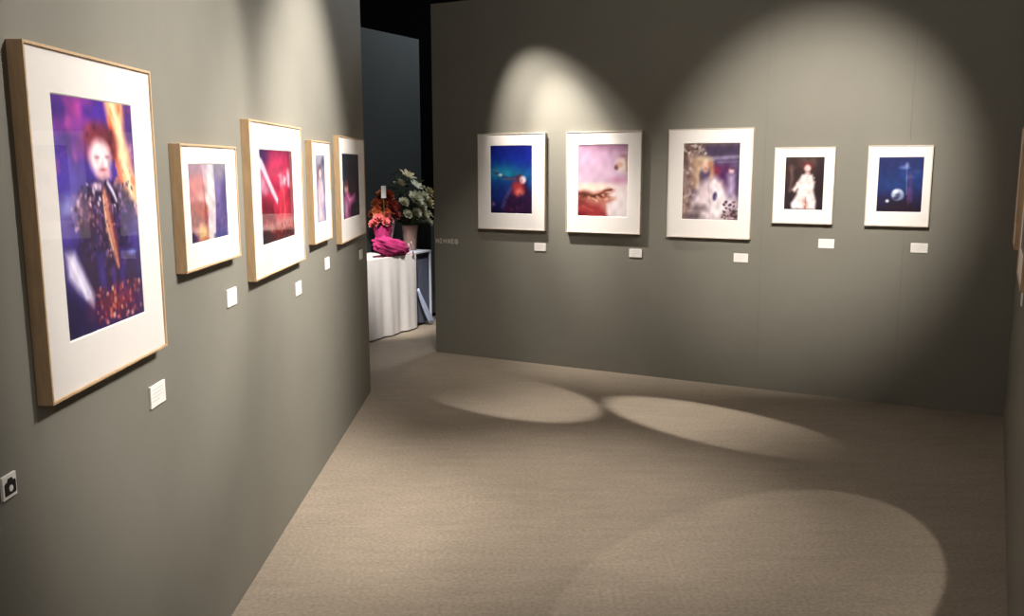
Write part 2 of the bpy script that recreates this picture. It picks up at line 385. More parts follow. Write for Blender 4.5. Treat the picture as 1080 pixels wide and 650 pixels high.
def p_pale_figure(w, h):
    p = photo(w, h, (178, 172, 184), 90)
    p.ramp([(0, (160, 156, 172)), (.25, (132, 124, 142)), (.7, (180, 168, 182)), (1, (160, 150, 176))])
    p.blob(.8, .10, .16, .07, (74, 68, 88), .95, .6).blob(.24, .3, .14, .12, (110, 92, 106), .85, .7).blob(.88, .42, .12, .22, (128, 120, 150), .8, .7).blob(.12, .66, .1, .16, (130, 116, 146), .7, .7)
    p.blob(.46, .22, .17, .08, (104, 80, 90), .95, .4).blob(.47, .27, .12, .07, (232, 196, 192), 1, .3)
    p.poly([(.32, .36), (.64, .36), (.78, .6), (.74, .98), (.24, .98), (.2, .6)], (226, 208, 214), .95, .04)
    p.line([(.34, .42), (.2, .6), (.3, .74)], .04, (206, 164, 174), .9, .6).blob(.5, .66, .1, .14, (186, 158, 180), .7, .7).blob(.78, .82, .16, .1, (136, 120, 166), .8, .7).specks((.2, .4, .8, .98), 30, .03, [(236, 222, 228), (176, 150, 172), (206, 180, 190)], .5)
    return p.mottle(.06, 5)

def p_dark_pink(w, h):
    p = photo(w, h, (20, 18, 30), 100)
    p.ramp([(0, (24, 26, 46)), (.2, (22, 36, 60)), (.35, (26, 22, 26)), (1, (20, 10, 22))], 'x')
    p.blob(.6, .9, .5, .2, (50, 14, 46), .8, .8).blob(.65, .52, .2, .12, (66, 18, 40), .8, .7)
    p.blob(.2, .52, .12, .1, (222, 168, 160), 1, .35).blob(.2, .45, .14, .06, (90, 50, 52), .9, .5)
    p.poly([(.08, .62), (.32, .58), (.5, .66), (.74, .62), (.72, .76), (.46, .8), (.4, .98), (.1, 1.02), (.04, .8)], (186, 76, 140), .95, .03)
    p.line([(.26, .64), (.36, .72), (.58, .7)], .03, (236, 150, 190), .9, .6).blob(.2, .84, .14, .12, (214, 170, 196), .8, .6).blob(.34, .9, .08, .08, (120, 30, 90), .8, .6)
    return p.mottle(.07, 6)

def p_blue_reach(w, h):
    p = photo(w, h, (12, 40, 120), 110)
    p.ramp([(0, (16, 22, 108)), (.18, (12, 38, 136)), (.32, (14, 82, 146)), (.42, (20, 104, 150)), (.55, (16, 66, 132)), (.75, (20, 34, 96)), (1, (24, 16, 54))])
    p.blob(.3, .4, .4, .07, (34, 140, 160), .6, .9).blob(.9, .2, .3, .2, (14, 24, 120), .6, .8).blob(.2, .7, .25, .15, (20, 40, 110), .7, .8)
    p.poly([(.42, .72), (.52, .56), (.7, .5), (.86, .52), (.96, .7), (1.02, 1.02), (.3, 1.02), (.36, .84)], (44, 18, 54), 1, .04)
    p.line([(.06, .38), (.24, .43), (.44, .49), (.66, .47)], [.02, .022, .022, .03], (40, 62, 110), .9, .6)
    p.blob(.1, .37, .07, .025, (70, 120, 150), .9, .6).blob(.24, .43, .05, .022, (176, 214, 214), .95, .5).line([(.36, .49), (.6, .48)], .012, (120, 70, 100), .8, .7)
    p.blob(.66, .62, .14, .11, (176, 56, 60), .95, .5, .3).blob(.7, .68, .1, .05, (222, 110, 96), .8, .6).blob(.70, .47, .07, .05, (96, 34, 48), .9, .5)
    p.blob(.78, .50, .075, .055, (232, 214, 226), 1, .35).blob(.75, .52, .03, .03, (206, 120, 120), .8, .6)
    p.line([(.5, .62), (.36, .78), (.3, .9)], .03, (76, 62, 120), .8, .7).blob(.07, .86, .04, .03, (150, 90, 140), .8, .6)
    p.specks((.3, .7, .95, .97), 36, .018, [(70, 24, 60), (28, 16, 50), (104, 40, 70), (36, 36, 90)], .6)
    return p.mottle(.05, 6)

def p_pink_recline(w, h):
    p = photo(w, h, (214, 176, 198), 120)
    p.ramp([(0, (186, 146, 172)), (.2, (206, 168, 194)), (.5, (216, 184, 204)), (.62, (232, 206, 204)), (1, (244, 222, 222))])
    p.line([(-.05, .0), (1.05, .0)], .025, (132, 92, 112), .85, .8).blob(.75, .03, .4, .05, (160, 112, 140), .7, .8)
    p.blob(.90, .28, .13, .09, (248, 234, 216), .95, .6).blob(.77, .315, .04, .035, (96, 54, 62), .95, .5).blob(.83, .28, .06, .04, (200, 140, 120), .75, .6).blob(.92, .16, .07, .025, (160, 112, 104), .7, .6).line([(.96, .2), (.98, .36)], .02, (150, 96, 90), .5, .8)
    p.blob(.82, .50, .17, .05, (206, 140, 168), .85, .7).blob(.84, .70, .26, .12, (255, 240, 240), .85, .8)
    p.blob(.3, .59, .34, .05, (250, 230, 206), .9, .7)
    p.poly([(-.05, .66), (.12, .63), (.34, .67), (.48, .64), (.62, .60), (.74, .63), (.62, .70), (.76, .76), (.58, .82), (.60, 1.02), (-.05, 1.02)], (186, 108, 94), .95, .03)
    p.blob(.10, .70, .14, .04, (86, 38, 28), .95, .6).line([(.20, .70), (.32, .72), (.44, .69), (.54, .64), (.68, .62)], .014, (104, 54, 34), .95, .7).blob(.38, .715, .08, .025, (74, 32, 24), .9, .6).blob(.57, .69, .04, .03, (110, 60, 44), .8, .6)
    p.specks((.0, .64, .66, .80), 34, .016, [(226, 170, 130), (110, 50, 36), (160, 84, 60), (240, 206, 176)], .65)
    p.blob(.08, .82, .12, .07, (122, 44, 40), .85, .6).line([(.56, .76), (.76, .73)], .018, (226, 176, 150), .8, .7).blob(.62, .66, .05, .012, (240, 214, 190), .8, .7)
    p.poly([(-.05, .90), (.16, .82), (.44, .85), (.64, 1.02), (-.05, 1.02)], (158, 50, 54), .95, .04).blob(.06, .97, .12, .04, (112, 24, 34), .8, .6).line([(.1, .86), (.3, .92)], .016, (196, 90, 84), .6, .8)
    p.poly([(.64, .84), (1.05, .68), (1.05, 1.05), (.62, 1.05)], (254, 238, 238), .9, .06)
    return p.mottle(.03, 6)

def p_white_jacket(w, h):
    p = photo(w, h, (110, 90, 110), 140)
    p.ramp([(0, (96, 80, 84)), (.15, (80, 64, 90)), (.3, (90, 74, 108)), (.6, (84, 62, 94)), (1, (120, 98, 98))])
    p.poly([(-.05, -.05), (.28, -.05), (.2, .5), (.1, 1.05), (-.05, 1.05)], (160, 132, 120), .9, .06)
    p.specks((.0, .0, .42, .16), 44, .024, [(206, 188, 168), (60, 46, 50), (230, 218, 200), (104, 78, 72)], .75).specks((.0, .15, .2, .9), 50, .026, [(206, 182, 168), (110, 82, 76), (176, 146, 134), (236, 222, 214)], .55).blob(.05, .22, .05, .08, (84, 60, 56), .7, .7)
    p.poly([(.34, .05), (1.05, .02), (1.05, .14), (.5, .15)], (62, 50, 76), .9, .03).line([(.5, .20), (1.0, .18)], .022, (150, 136, 166), .7, .7).line([(.62, .25), (1.0, .24)], .014, (120, 104, 140), .7, .7)
    p.poly([(.52, .29), (.84, .28), (.80, .6), (.6, .6)], (88, 34, 78), .85, .04).blob(.60, .36, .06, .06, (150, 50, 70), .7, .7).blob(.74, .44, .05, .08, (70, 40, 90), .7, .7)
    p.blob(.34, .25, .17, .085, (196, 164, 132), 1, .45).blob(.38, .22, .12, .04, (228, 204, 172), .8, .6).blob(.40, .31, .066, .07, (220, 176, 158), 1, .4).blob(.42, .335, .03, .016, (160, 100, 96), .6, .8)
    p.line([(.25, .25), (.22, .42), (.25, .56)], [.03, .045, .045], (186, 150, 122), .9, .7).line([(.5, .27), (.53, .4), (.5, .5)], .028, (186, 128, 92), .9, .7).line([(.29, .34), (.28, .58)], .025, (226, 196, 166), .7, .8).line([(.32, .42), (.33, .58)], .02, (104, 78, 74), .7, .8)
    p.poly([(.32, .54), (.42, .48), (.58, .43), (.70, .50), (.80, .64), (.84, .82), (.80, 1.03), (.12, 1.03), (.18, .76)], (232, 214, 218), 1, .05)
    p.blob(.36, .6, .08, .08, (206, 178, 184), .6, .8).blob(.28, .85, .16, .05, (122, 100, 104), .85, .7).blob(.22, .96, .14, .05, (84, 68, 70), .85, .6).line([(.46, .52), (.5, .8), (.5, 1.)], .010, (200, 174, 182), .6, .8).blob(.62, .8, .1, .14, (246, 236, 238), .7, .8)
    p.blob(.585, .69, .035, .055, (70, 52, 100), .95, .4, .15).blob(.60, .70, .012, .02, (190, 180, 206), .6, .7)
    p.blob(.86, .36, .045, .035, (224, 178, 184), .95, .5).blob(.87, .325, .05, .02, (90, 56, 76), .9, .5).poly([(.81, .41), (.92, .42), (.95, .7), (.8, .7)], (186, 166, 200), .85, .05).blob(.97, .5, .03, .2, (70, 48, 76), .7, .7)
    p.blob(.88, .78, .11, .08, (222, 206, 214), .9, .6).specks((.72, .76, 1., .98), 44, .018, [(52, 26, 36), (236, 220, 224), (104, 60, 62), (38, 28, 42), (190, 160, 170)], .8)
    return p.mottle(.06, 8)

def p_pale_costume(w, h):
    p = photo(w, h, (46, 30, 32), 100)
    p.ramp([(0, (60, 44, 42)), (.4, (52, 34, 34)), (1, (40, 26, 34))])
    p.poly([(.36, .02), (.8, .02), (.8, .16), (.4, .18)], (92, 70, 66), .7, .04).line([(.16, .18), (.18, .44), (.14, .64)], .03, (112, 88, 80), .7, .7).blob(.9, .5, .1, .4, (36, 20, 26), .8, .7)
    p.blob(.2, .20, .1, .05, (92, 68, 62), .7, .6)
    p.blob(.56, .16, .14, .065, (112, 44, 42), .95, .55).blob(.57, .215, .08, .065, (240, 200, 194), 1, .4).blob(.58, .30, .06, .03, (226, 170, 160), .9, .5)
    p.poly([(.44, .34), (.56, .31), (.70, .34), (.76, .5), (.74, .62), (.82, .84), (.80, .99), (.2, .98), (.19, .88), (.32, .72), (.35, .6), (.26, .66), (.2, .62), (.34, .46)], (244, 224, 220), 1, .03)
    p.blob(.56, .90, .07, .10, (206, 150, 136), .85, .7).line([(.56, .74), (.55, .98)], [.006, .012], (150, 90, 80), .8, .8).line([(.44, .62), (.72, .61)], .01, (222, 190, 184), .6, .8).line([(.46, .36), (.4, .56)], .014, (222, 196, 194), .6, .8)
    p.blob(.28, .9, .08, .06, (252, 244, 248), .8, .6).blob(.70, .86, .06, .08, (252, 240, 240), .7, .6).specks((.3, .34, .76, .96), 26, .02, [(254, 244, 244), (226, 196, 194)], .5)
    return p.mottle(.06, 6)

def p_blue_disc(w, h):
    p = photo(w, h, (26, 44, 104), 110)
    p.ramp([(0, (30, 36, 92)), (.3, (26, 50, 112)), (.55, (30, 46, 106)), (.75, (32, 26, 66)), (1, (28, 16, 38))])
    p.blob(.2, .2, .2, .2, (24, 32, 84), .7, .8).blob(.3, .5, .25, .12, (28, 56, 116), .7, .8)
    p.blob(.58, .19, .1, .03, (98, 118, 172), .8, .7).blob(.63, .15, .04, .05, (142, 150, 196), .8, .6).blob(.72, .36, .07, .035, (86, 96, 152), .7, .7).blob(.86, .26, .08, .04, (52, 66, 124), .7, .7)
    p.line([(.63, .16), (.64, .4), (.66, .68)], .009, (112, 124, 180), .7, .8).line([(.7, .3), (.74, .56), (.76, .8)], .026, (86, 58, 112), .7, .8).line([(.70, .56), (.70, .86)], .016, (120, 64, 106), .7, .8)
    p.poly([(.2, .98), (.3, .82), (.5, .79), (.72, .82), (.9, .98)], (36, 18, 36), .9, .06)
    p.blob(.46, .68, .135, .105, (196, 208, 230), 1, .2).blob(.47, .70, .06, .06, (66, 70, 106), .9, .5).blob(.42, .75, .06, .03, (44, 44, 80), .85, .5).blob(.56, .70, .04, .06, (112, 130, 180), .6, .6).blob(.42, .63, .05, .03, (236, 240, 250), .7, .6)
    p.blob(.24, .80, .04, .03, (226, 226, 240), .95, .4)
    return p.mottle(.05, 6)

def p_warm(w, h):
    p = photo(w, h, (112, 66, 52), 60)
    p.ramp([(0, (84, 52, 50)), (.5, (140, 84, 62)), (1, (70, 40, 40))]); p.blob(.5, .45, .2, .2, (206, 160, 132), .9, .5)
    return p.mottle(.08, 6)

# ---- left wall, from the viewer inwards
def left(u0, u1, z0, z1, pr, label, paint, glass, gain=.7):
    return framed(label, on_left((u0 + u1) / 2, z0), ROT_L, u1 - u0, z1 - z0, (pr[0] - u0, pr[1] - u0, pr[2] - z0, pr[3] - z0), paint, gain, 'wood', glass)
left(1.907, 2.57, 1.129, 1.909, (2.016, 2.438, 1.252, 1.807), 'largest framed photograph on the left wall, a singer in dark sequins on purple stage', p_singer, True, 1.15)
left(2.762, 3.325, 1.317, 1.717, (2.838, 3.207, 1.404, 1.654), 'small landscape framed photograph of red and violet columns split by white', p_columns, True)
left(3.503, 4.362, 1.196, 1.826, (3.645, 4.19, 1.328, 1.712), 'framed photograph of a crimson stage crossed by a white diagonal wedge', p_red_stage, True)
left(4.587, 5.044, 1.246, 1.775, (4.685, 4.92, 1.35, 1.699), 'narrow framed photograph with a pale lilac grey print on the left wall', p_pale_figure, False)
left(5.309, 6.213, 1.185, 1.821, (5.42, 6.005, 1.325, 1.718), 'framed photograph nearest the left wall end, pink dress against black', p_dark_pink, False)
# ---- far wall, left to right
def back(u0, u1, z0, z1, pr, label, paint, gain=.85):
    return framed(label, on_back((u0 + u1) / 2, z0), ROT_B, u1 - u0, z1 - z0, (pr[0] - u0, pr[1] - u0, pr[2] - z0, pr[3] - z0), paint, gain, 'wood_pale', False)
back(-3.873, -3.244, 1.117, 1.903, (-3.75, -3.364, 1.252, 1.803), 'framed photograph with a deep blue and teal print, figure reaching left', p_blue_reach)
back(-3.056, -2.426, 1.115, 1.904, (-2.951, -2.536, 1.248, 1.801), 'framed photograph with a pale pink print, brightly lit by the spotlight', p_pink_recline, .72)
back(-2.215, -1.584, 1.107, 1.907, (-2.098, -1.680, 1.245, 1.801), 'framed photograph of a long haired blond figure in a white jacket', p_white_jacket)
back(-1.432, -1.021, 1.233, 1.765, (-1.353, -1.092, 1.333, 1.696), 'small framed photograph of a person in a pale costume on dark brown', p_pale_costume)
back(-.812, -.412, 1.233, 1.77, (-.741, -.465, 1.331, 1.692), 'small framed photograph in navy blue with a white glowing disc', p_blue_disc)
# ---- right wall, seen nearly edge on
def right(u0, u1, z0, z1, label):
    w, h = u1 - u0, z1 - z0
    return framed(label, on_right((u0 + u1) / 2, z0), ROT_R, w, h, (.11, w - .11, .13, h - .1), p_warm, .9, 'wood', False)
right(5.86, 6.47, 1.16, 1.86, 'framed photograph on the right wall seen edge on, close to the corner')
right(4.15, 4.95, 1.13, 1.92, 'framed photograph on the right wall seen edge on, cut by the picture edge')

# ---- caption cards beside the photographs
def caption(loc, rot, w, h, label, group='caption cards beside the photographs'):
    t = thing('caption_sign', label, 'caption card', loc, rot, group)
    bm = bmesh.new(); box(bm, -w / 2, w / 2, -.006, 0, 0, h)
    link('card', bm, M['card'], t, bevel=.0008)
    bm = bmesh.new(); rr = random.Random(int(w * 1e4 + loc[1] * 100))
    for k in range(4):                                     # lines of print far too small to read
        z = h * (.78 - .17 * k); x = -w * .40; end = w * (.34 if k < 3 else .05) * rr.uniform(.75, 1)
        while x < end:
            d = w * rr.uniform(.03, .09); box(bm, x, min(x + d, end), -.0064, -.0058, z, z + h * .045); x += d + w * .02
    link('printed_lines', bm, M['ink'], t)
    return t
for (u, z, which) in ((2.550, .957, 'largest purple photograph'), (3.283, 1.136, 'red and violet columns photograph'), (4.316, 1.026, 'crimson stage photograph'),
                      (5.013, 1.073, 'narrow pale lilac photograph'), (6.145, 1.010, 'pink dress photograph at the wall end')):
    caption(on_left(u, z), ROT_L, .108, .064, 'white caption card on the left wall below the ' + which)
for (u, z, which) in ((-3.300, .949, 'blue reaching figure photograph'), (-2.470, .936, 'pale pink photograph'), (-1.651, .938, 'white jacket photograph'),
                      (-1.057, 1.066, 'small pale costume photograph'), (-.461, 1.060, 'small navy photograph with white disc')):
    caption(on_back(u, z), ROT_B, .105, .064, 'white caption card on the far wall below the ' + which)
caption(on_right(4.92, .975), ROT_R, .108, .064, 'white caption card on the right wall at the picture edge')

# ---- camera sign at the left edge
t = thing('camera_sign', 'small white square sign with dark camera pictogram on the left wall', 'sign', on_left(1.765, .973), ROT_L)
bm = bmesh.new(); box(bm, -.0255, .0255, -.006, 0, 0, .05); link('plate', bm, M['card'], t, bevel=.0008)
bm = bmesh.new()
prof = [(x * 1.15, (z - .025) * 1.15 + .025) for x, z in [(-.017, .010), (-.017, .031), (-.013, .034), (-.008, .034), (-.005, .040), (.007, .040), (.010, .034), (.016, .034), (.018, .031), (.018, .012), (.015, .010)]]
a = [bm.verts.new((x, -.0072, z)) for x, z in prof]; b = [bm.verts.new((x, -.0058, z)) for x, z in prof]
bm.faces.new(a); n = len(a)
for i in range(n): bm.faces.new((a[i], b[i], b[(i + 1) % n], a[(i + 1) % n]))
pic = link('pictogram', bm, M['ink_dark'], t)
bm = bmesh.new(); lathe(bm, [(.0002, 0), (.0068, 0), (.0068, .0012), (.0002, .0012)], 20)
o = link('lens_ring', bm, M['card'], pic); o.rotation_euler = (R(90), 0, 0); o.location = (.001, -.0072, .0205)

# ---- small pale lettering at the far wall's left edge: strokes too small to read as words
bm = bmesh.new()
def stroke(x0, z0, x1, z1, w=.0105):
    d = Vector((x1 - x0, 0, z1 - z0)); s = Vector((-d.z, 0, d.x)).normalized() * w / 2
    a, b = Vector((x0, -.0015, z0)), Vector((x1, -.0015, z1))
    f = [a - s, b - s, b + s, a + s]
    v = [bm.verts.new(p) for p in f]; g = [bm.verts.new(p + Vector((0, .0013, 0))) for p in f]
    bm.faces.new(v)
    for i in range(4): bm.faces.new((v[i], v[(i + 1) % 4], g[(i + 1) % 4], g[i]))
H_ = .034
for k, g in enumerate((((0, 0, 0, 1), (0, 1, .8, 0), (.8, 0, .8, 1)), ((.3, 0, .3, 1), (0, 1, .6, 1), (0, 0, .6, 0)), ((0, 0, 0, 1), (.7, 0, .7, 1), (0, .5, .7, .5)),
                       ((0, 0, .8, 1), (0, 1, .8, 0)), ((0, 0, 0, 1), (0, 1, .7, 1), (0, .5, .6, .5), (0, 0, .7, 0)), ((0, 0, 0, 1), (0, 1, .7, 1), (.7, 0, .7, 1), (0, 0, .7, 0), (0, .5, .7, .5)))):
    for (x0, z0, x1, z1) in g: stroke(k * .039 + x0 * H_, z0 * H_, k * .039 + x1 * H_, z1 * H_)
o = link('vinyl_sign', bm, M['vinyl']); o.location = on_back(-4.318, .978); o.rotation_euler = (0, 0, ROT_B)
tag(o, 'strip of tiny pale lettering on the far wall at its left edge', 'sign')

# ------------------------------------------------------------------ the flower table in the passage
# local frame: x along the table front to the viewer's right, y into the passage panel
DT = -5.088; ROT_T = R(90) - AR
def at_table(u, y, z): return on_right(u, z, 0, DT) + Vector((-math.cos(AR), math.sin(AR), 0)) * y

t = thing('flower_table', 'long table hidden under a white cloth, carrying the bouquets', 'table', at_table(6.72, .25, 0), ROT_T)
bm = bmesh.new(); box(bm, -.75, .74, -.22, .22, .735, .765); link('tabletop', bm, M['white_metal'], t)
for sx in (-.68, .67):
    for sy in (-.17, .17):
        bm = bmesh.new(); tube(bm, [(sx, sy, 0), (sx, sy, .735)], .014, 8); link('leg', bm, M['white_metal'], t)
def cloth(x0, x1, y0, y1, top, drop, seed, amp=.014):
    """A cloth lying on a table and falling in folds on four sides."""
    rng = random.Random(seed); bm = bmesh.new()
    per = []; N = 26
    for i in range(N * 2): per.append((x0 + (x1 - x0) * i / (N * 2), y0, (0, -1)))
    for i in range(N // 2): per.append((x1, y0 + (y1 - y0) * i / (N // 2), (1, 0)))
    for i in range(N * 2): per.append((x1 + (x0 - x1) * i / (N * 2), y1, (0, 1)))
    for i in range(N // 2): per.append((x0, y1 + (y0 - y1) * i / (N // 2), (-1, 0)))
    ph = [rng.uniform(0, 6.3) for _ in range(3)]
    rows = []
    for j in range(9):
        q = j / 8; row = []
        for k, (x, y, n) in enumerate(per):
            s = x * 1.0 + y * 1.3
            a = amp * q ** .7 * (math.sin(s * 21 + ph[0]) + .6 * math.sin(s * 43 + ph[1]) + .5 * math.sin(s * 9 + ph[2]) + 1.2)
            row.append(bm.verts.new((x + n[0] * a, y + n[1] * a, top - drop * q)))
        rows.append(row)
    m = len(per)
    for r0, r1 in zip(rows, rows[1:]):
        for k in range(m): bm.faces.new((r0[k], r0[(k + 1) % m], r1[(k + 1) % m], r1[k]))
    bm.faces.new(rows[0])
    return bm
bm = cloth(-.78, .755, -.235, .235, .770, .755, 3)
o = link('tablecloth', bm, M['cloth'], None, True); o.location = at_table(6.72, .25, 0); o.rotation_euler = (0, 0, ROT_T)
tag(o, 'white cloth falling in folds to the floor over the flower table', 'tablecloth')
md = o.modifiers.new('edge', 'EDGE_SPLIT'); md.split_angle = R(50)

t = thing('side_table', 'narrow white rimmed side table right of the white tablecloth', 'table', at_table(7.66, .25, 0), ROT_T)
bm = bmesh.new(); box(bm, -.15, .15, -.2, .2, .755, .775); link('tabletop', bm, M['white_metal'], t, bevel=.003)
for sx in (-.138, .138):
    for sy in (-.188, .188):
        bm = bmesh.new(); box(bm, sx - .010, sx + .010, sy - .010, sy + .010, 0, .755); link('leg', bm, M['white_metal'], t, bevel=.002)
bm = cloth(-.122, .122, -.17, .17, .752, .72, 5, .006)
o = link('slate_skirt', bm, M['cloth_blue'], t, True); o['label'] = 'dull slate blue cloth skirt between the legs'
bm = bmesh.new(); rows = []
for j in range(11):
    q = j / 10; z = .40 - .385 * q
    rows.append([bm.verts.new((-.13 + .16 * q ** 1.5 + .07 * (k / 6 - .5) * (.5 + q) + .05 * q, -.215 - .03 * q - .012 * math.sin(k * 2.1 + q * 3), z)) for k in range(7)])
for a, b in zip(rows, rows[1:]):
    for k in range(6): bm.faces.new((a[k], a[k + 1], b[k + 1], b[k]))
o = link('draped_cloth', bm, M['pale_blue'], t, True); o['label'] = 'pale blue fold of cloth hanging down the front'
s = o.modifiers.new('thick', 'SOLIDIFY'); s.thickness = .006

# ---- flowers
def rot_to(d):
    return Vector((0, 0, 1)).rotation_difference(Vector(d).normalized()).to_matrix().to_4x4()
def petal_ring(bm, mtx, n, r, lift, width, z=0, ph=0, curl=.3):
    for k in range(n):
        a = ph + 2 * math.pi * k / n; ca, sa = math.cos(a), math.sin(a)
        pr = []
        for i, (f, wd) in enumerate(((0.05, .25), (.35, .85), (.7, 1.), (.95, .55), (1.05, .08))):
            zz = z + lift * (f ** 1.4) - curl * r * max(0, f - .6) ** 1.5
            for sgn in (-1, 0, 1):
                x = f * r; y = sgn * wd * width * .5; zc = zz + (abs(sgn) * .12 * width)
                pr.append(bm.verts.new(mtx @ Vector((x * ca - y * sa, x * sa + y * ca, zc))))
        for i in range(4):
            for j in range(2):
                bm.faces.new((pr[i * 3 + j], pr[i * 3 + j + 1], pr[i * 3 + j + 4], pr[i * 3 + j + 3]))
def bloom_mesh(r, kind, d=(0, 0, 1), c=(0, 0, 0)):
    bm = bmesh.new(); m = Matrix.Translation(c) @ rot_to(d)
    if kind == 'lily':
        petal_ring(bm, m, 6, r, r * .45, r * .5, 0, 0, .5); petal_ring(bm, m, 3, r * .6, r * .5, r * .3, 0, .5)
    else:
        petal_ring(bm, m, 7, r, r * .35, r * .85, -.1 * r, 0, .4); petal_ring(bm, m, 6, r * .75, r * .6, r * .75, 0, .4, .2)
        petal_ring(bm, m, 5, r * .45, r * .75, r * .6, .05 * r, .9, 0)
    return bm
def leaf_into(bm, base, tip, w):
    base, tip = Vector(base), Vector(tip); d = tip - base; s = d.cross(Vector((0, 0, 1))); s = s.normalized() if s.length > 1e-6 else Vector((1, 0, 0))
    rows = []
    for i, wd in enumerate((.12, .8, 1, .7, .05)):
        q = i / 4; p = base + d * q + Vector((0, 0, -.15 * d.length * q * q))
        rows.append([bm.verts.new(p - s * w * wd / 2 + Vector((0, 0, .1 * w * wd))), bm.verts.new(p), bm.verts.new(p + s * w * wd / 2 + Vector((0, 0, .1 * w * wd)))])
    for a, b in zip(rows, rows[1:]):
        for j in range(2): bm.faces.new((a[j], a[j + 1], b[j + 1], b[j]))

# vase with the white flowers
VU, VY = 7.715, .25
vase = thing('vase', 'dusty pink brown vase holding the white flowers', 'vase', at_table(VU, VY, .775), ROT_T)
bm = bmesh.new(); lathe(bm, [(.055, 0), (.062, .01), (.072, .12), (.085, .25), (.09, .262), (.082, .262), (.066, .12), (.055, .02)], 24); link('body', bm, M['pot'], vase, True)
rng = random.Random(12)
BL = [(-.03, .74, 0, 'lily', .095), (-.10, .66, .05, 'rose', .065), (.06, .64, -.03, 'lily', .085), (.20, .63, .02, 'lily', .105), (.29, .56, -.04, 'rose', .075), (.13, .53, -.08, 'rose', .07),
      (-.03, .51, -.09, 'rose', .095), (.06, .43, -.1, 'rose', .07), (.20, .46, -.08, 'rose', .085), (.31, .44, 0, 'lily', .09), (-.16, .48, -.04, 'rose', .06), (.11, .33, -.1, 'rose', .065), (.25, .35, -.05, 'lily', .08), (-.05, .37, -.12, 'rose', .06),
      (-.16, .36, -.08, 'rose', .055), (.19, .26, -.1, 'rose', .055)]
bq = thing('bouquet', 'bouquet of white flowers and green leaves standing in the dusty pink brown vase', 'bouquet', at_table(VU, VY, .79), ROT_T)
for i, (x, z, y, kind, r) in enumerate(BL):
    d = Vector((x * .8, y * 3 - .3, .45)); tip = Vector((x, y, z))
    bl = link('bloom', bloom_mesh(r, kind, d, tip), M['petal_white'] if i % 4 else M['petal_cream'], bq, True)
    bm = bmesh.new(); mid = Vector((x * .25, y * .3, .26 + .12 * (z - .26)))
    tube(bm, [(x * .08, y * .08, .0), (x * .12, y * .15, .2), mid, tip - d.normalized() * r * .1], .0035, 5); link('stem', bm, M['leaf'], bl, True)
    bm = bmesh.new()
    for k in range(5):
        q = rng.uniform(.25, .95); p = mid.lerp(tip, q); a = rng.uniform(0, 6.28); L = rng.uniform(.08, .14)
        leaf_into(bm, p, p + Vector((math.cos(a) * L, math.sin(a) * L * .8, rng.uniform(-.02, .08))), .046)
    link('leaves', bm, M['leaf'] if i % 3 else M['leaf_dark'], bl, True)
for i, (x, z) in enumerate(((-.2, .70), (-.28, .62), (-.14, .78), (.10, .76), (.30, .68), (-.22, .5), (.0, .58), (.16, .42), (.06, .34), (.30, .32), (-.12, .30), (.24, .54))):
    bm = bmesh.new(); y = .06
    pts = [Vector((x * .08, .02, 0)), Vector((x * .15, .03, .24)), Vector((x * .6, y, .24 + (z - .24) * .6)), Vector((x, y, z))]
    tube(bm, pts, .003, 5)
    for k in range(16):
        q = k / 15; p = pts[1].lerp(pts[2], q * 2) if q < .5 else pts[2].lerp(pts[3], q * 2 - 1)
        a = k * 2.4; leaf_into(bm, p, p + Vector((math.cos(a) * .10, math.sin(a) * .07, .03)), .046)
    link('leaf_sprig', bm, M['leaf_dark'] if i % 2 else M['leaf'], bq, True)

# a slate grey plinth on the floor behind the side table
t = thing('plinth', 'slate grey square plinth standing on the floor behind the white rimmed side table', 'plinth', at_table(8.27, .40, 0), ROT_T)
bm = bmesh.new(); box(bm, -.13, .13, -.13, .13, .04, 1.04); link('body', bm, M['slate'], t, bevel=.004)
bm = bmesh.new(); box(bm, -.12, .12, -.12, .12, 0, .04); link('base', bm, M['black'], t)

# wrapped bouquets: the wrap and its flowers are bound together
def bouquet(label, u, y, lean, wrap, blooms, kinds, rr, spread, h, wrap_r, wrap_h, dome):
    t = thing('bouquet', label, 'bouquet', at_table(u, y, .772), ROT_T)
    bm = bmesh.new(); n = 36; rows = []
    for j in range(8):
        q = j / 7; row = []
        for k in range(n):
            a = 2 * math.pi * k / n
            r = (.045 + (wrap_r - .045) * q ** .8) * (1 + .10 * q * math.sin(9 * a + j * .4) + .06 * q * math.sin(17 * a))
            row.append(bm.verts.new((r * math.cos(a) + lean * q * wrap_h, r * math.sin(a) * .8, wrap_h * q + .02 * q * math.sin(7 * a))))
        rows.append(row)
    for a, b in zip(rows, rows[1:]):
        for k in range(n): bm.faces.new((a[k], a[(k + 1) % n], b[(k + 1) % n], b[k]))
    bm.faces.new(rows[0][::-1])
    link('wrap', bm, wrap, t, True)
    g = random.Random(len(label) + int(u * 100))
    bm2 = bmesh.new()
    for i in range(blooms):
        a = i * 2.4; q = math.sqrt((i + .5) / blooms)
        c = Vector((spread * q * math.cos(a) + lean * h, spread * .7 * q * math.sin(a), h - dome * spread * q * q + g.uniform(-.02, .02)))
        link('bloom', bloom_mesh(rr * g.uniform(.8, 1.15), 'rose', (math.cos(a) * q, math.sin(a) * q - .5, .9), c), kinds[i % len(kinds)], t, True)
        tube(bm2, [(lean * .02, 0, .01), tuple(c)], .003, 5)
        leaf_into(bm2, c - Vector((0, 0, .03)), c + Vector((math.cos(a + 1) * .09, math.sin(a + 1) * .07, .01)), .04)
    link('greenery', bm2, M['leaf_dark'], t, True)
    return t
bouquet('tall bouquet of rust orange flowers left of the vase', 7.40, .33, -.0, M['paper_pink'], 26, [M['petal_orange'], M['petal_rust'], M['petal_orange'], M['petal_red']], .066, .15, .58, .11, .33, 1.5)
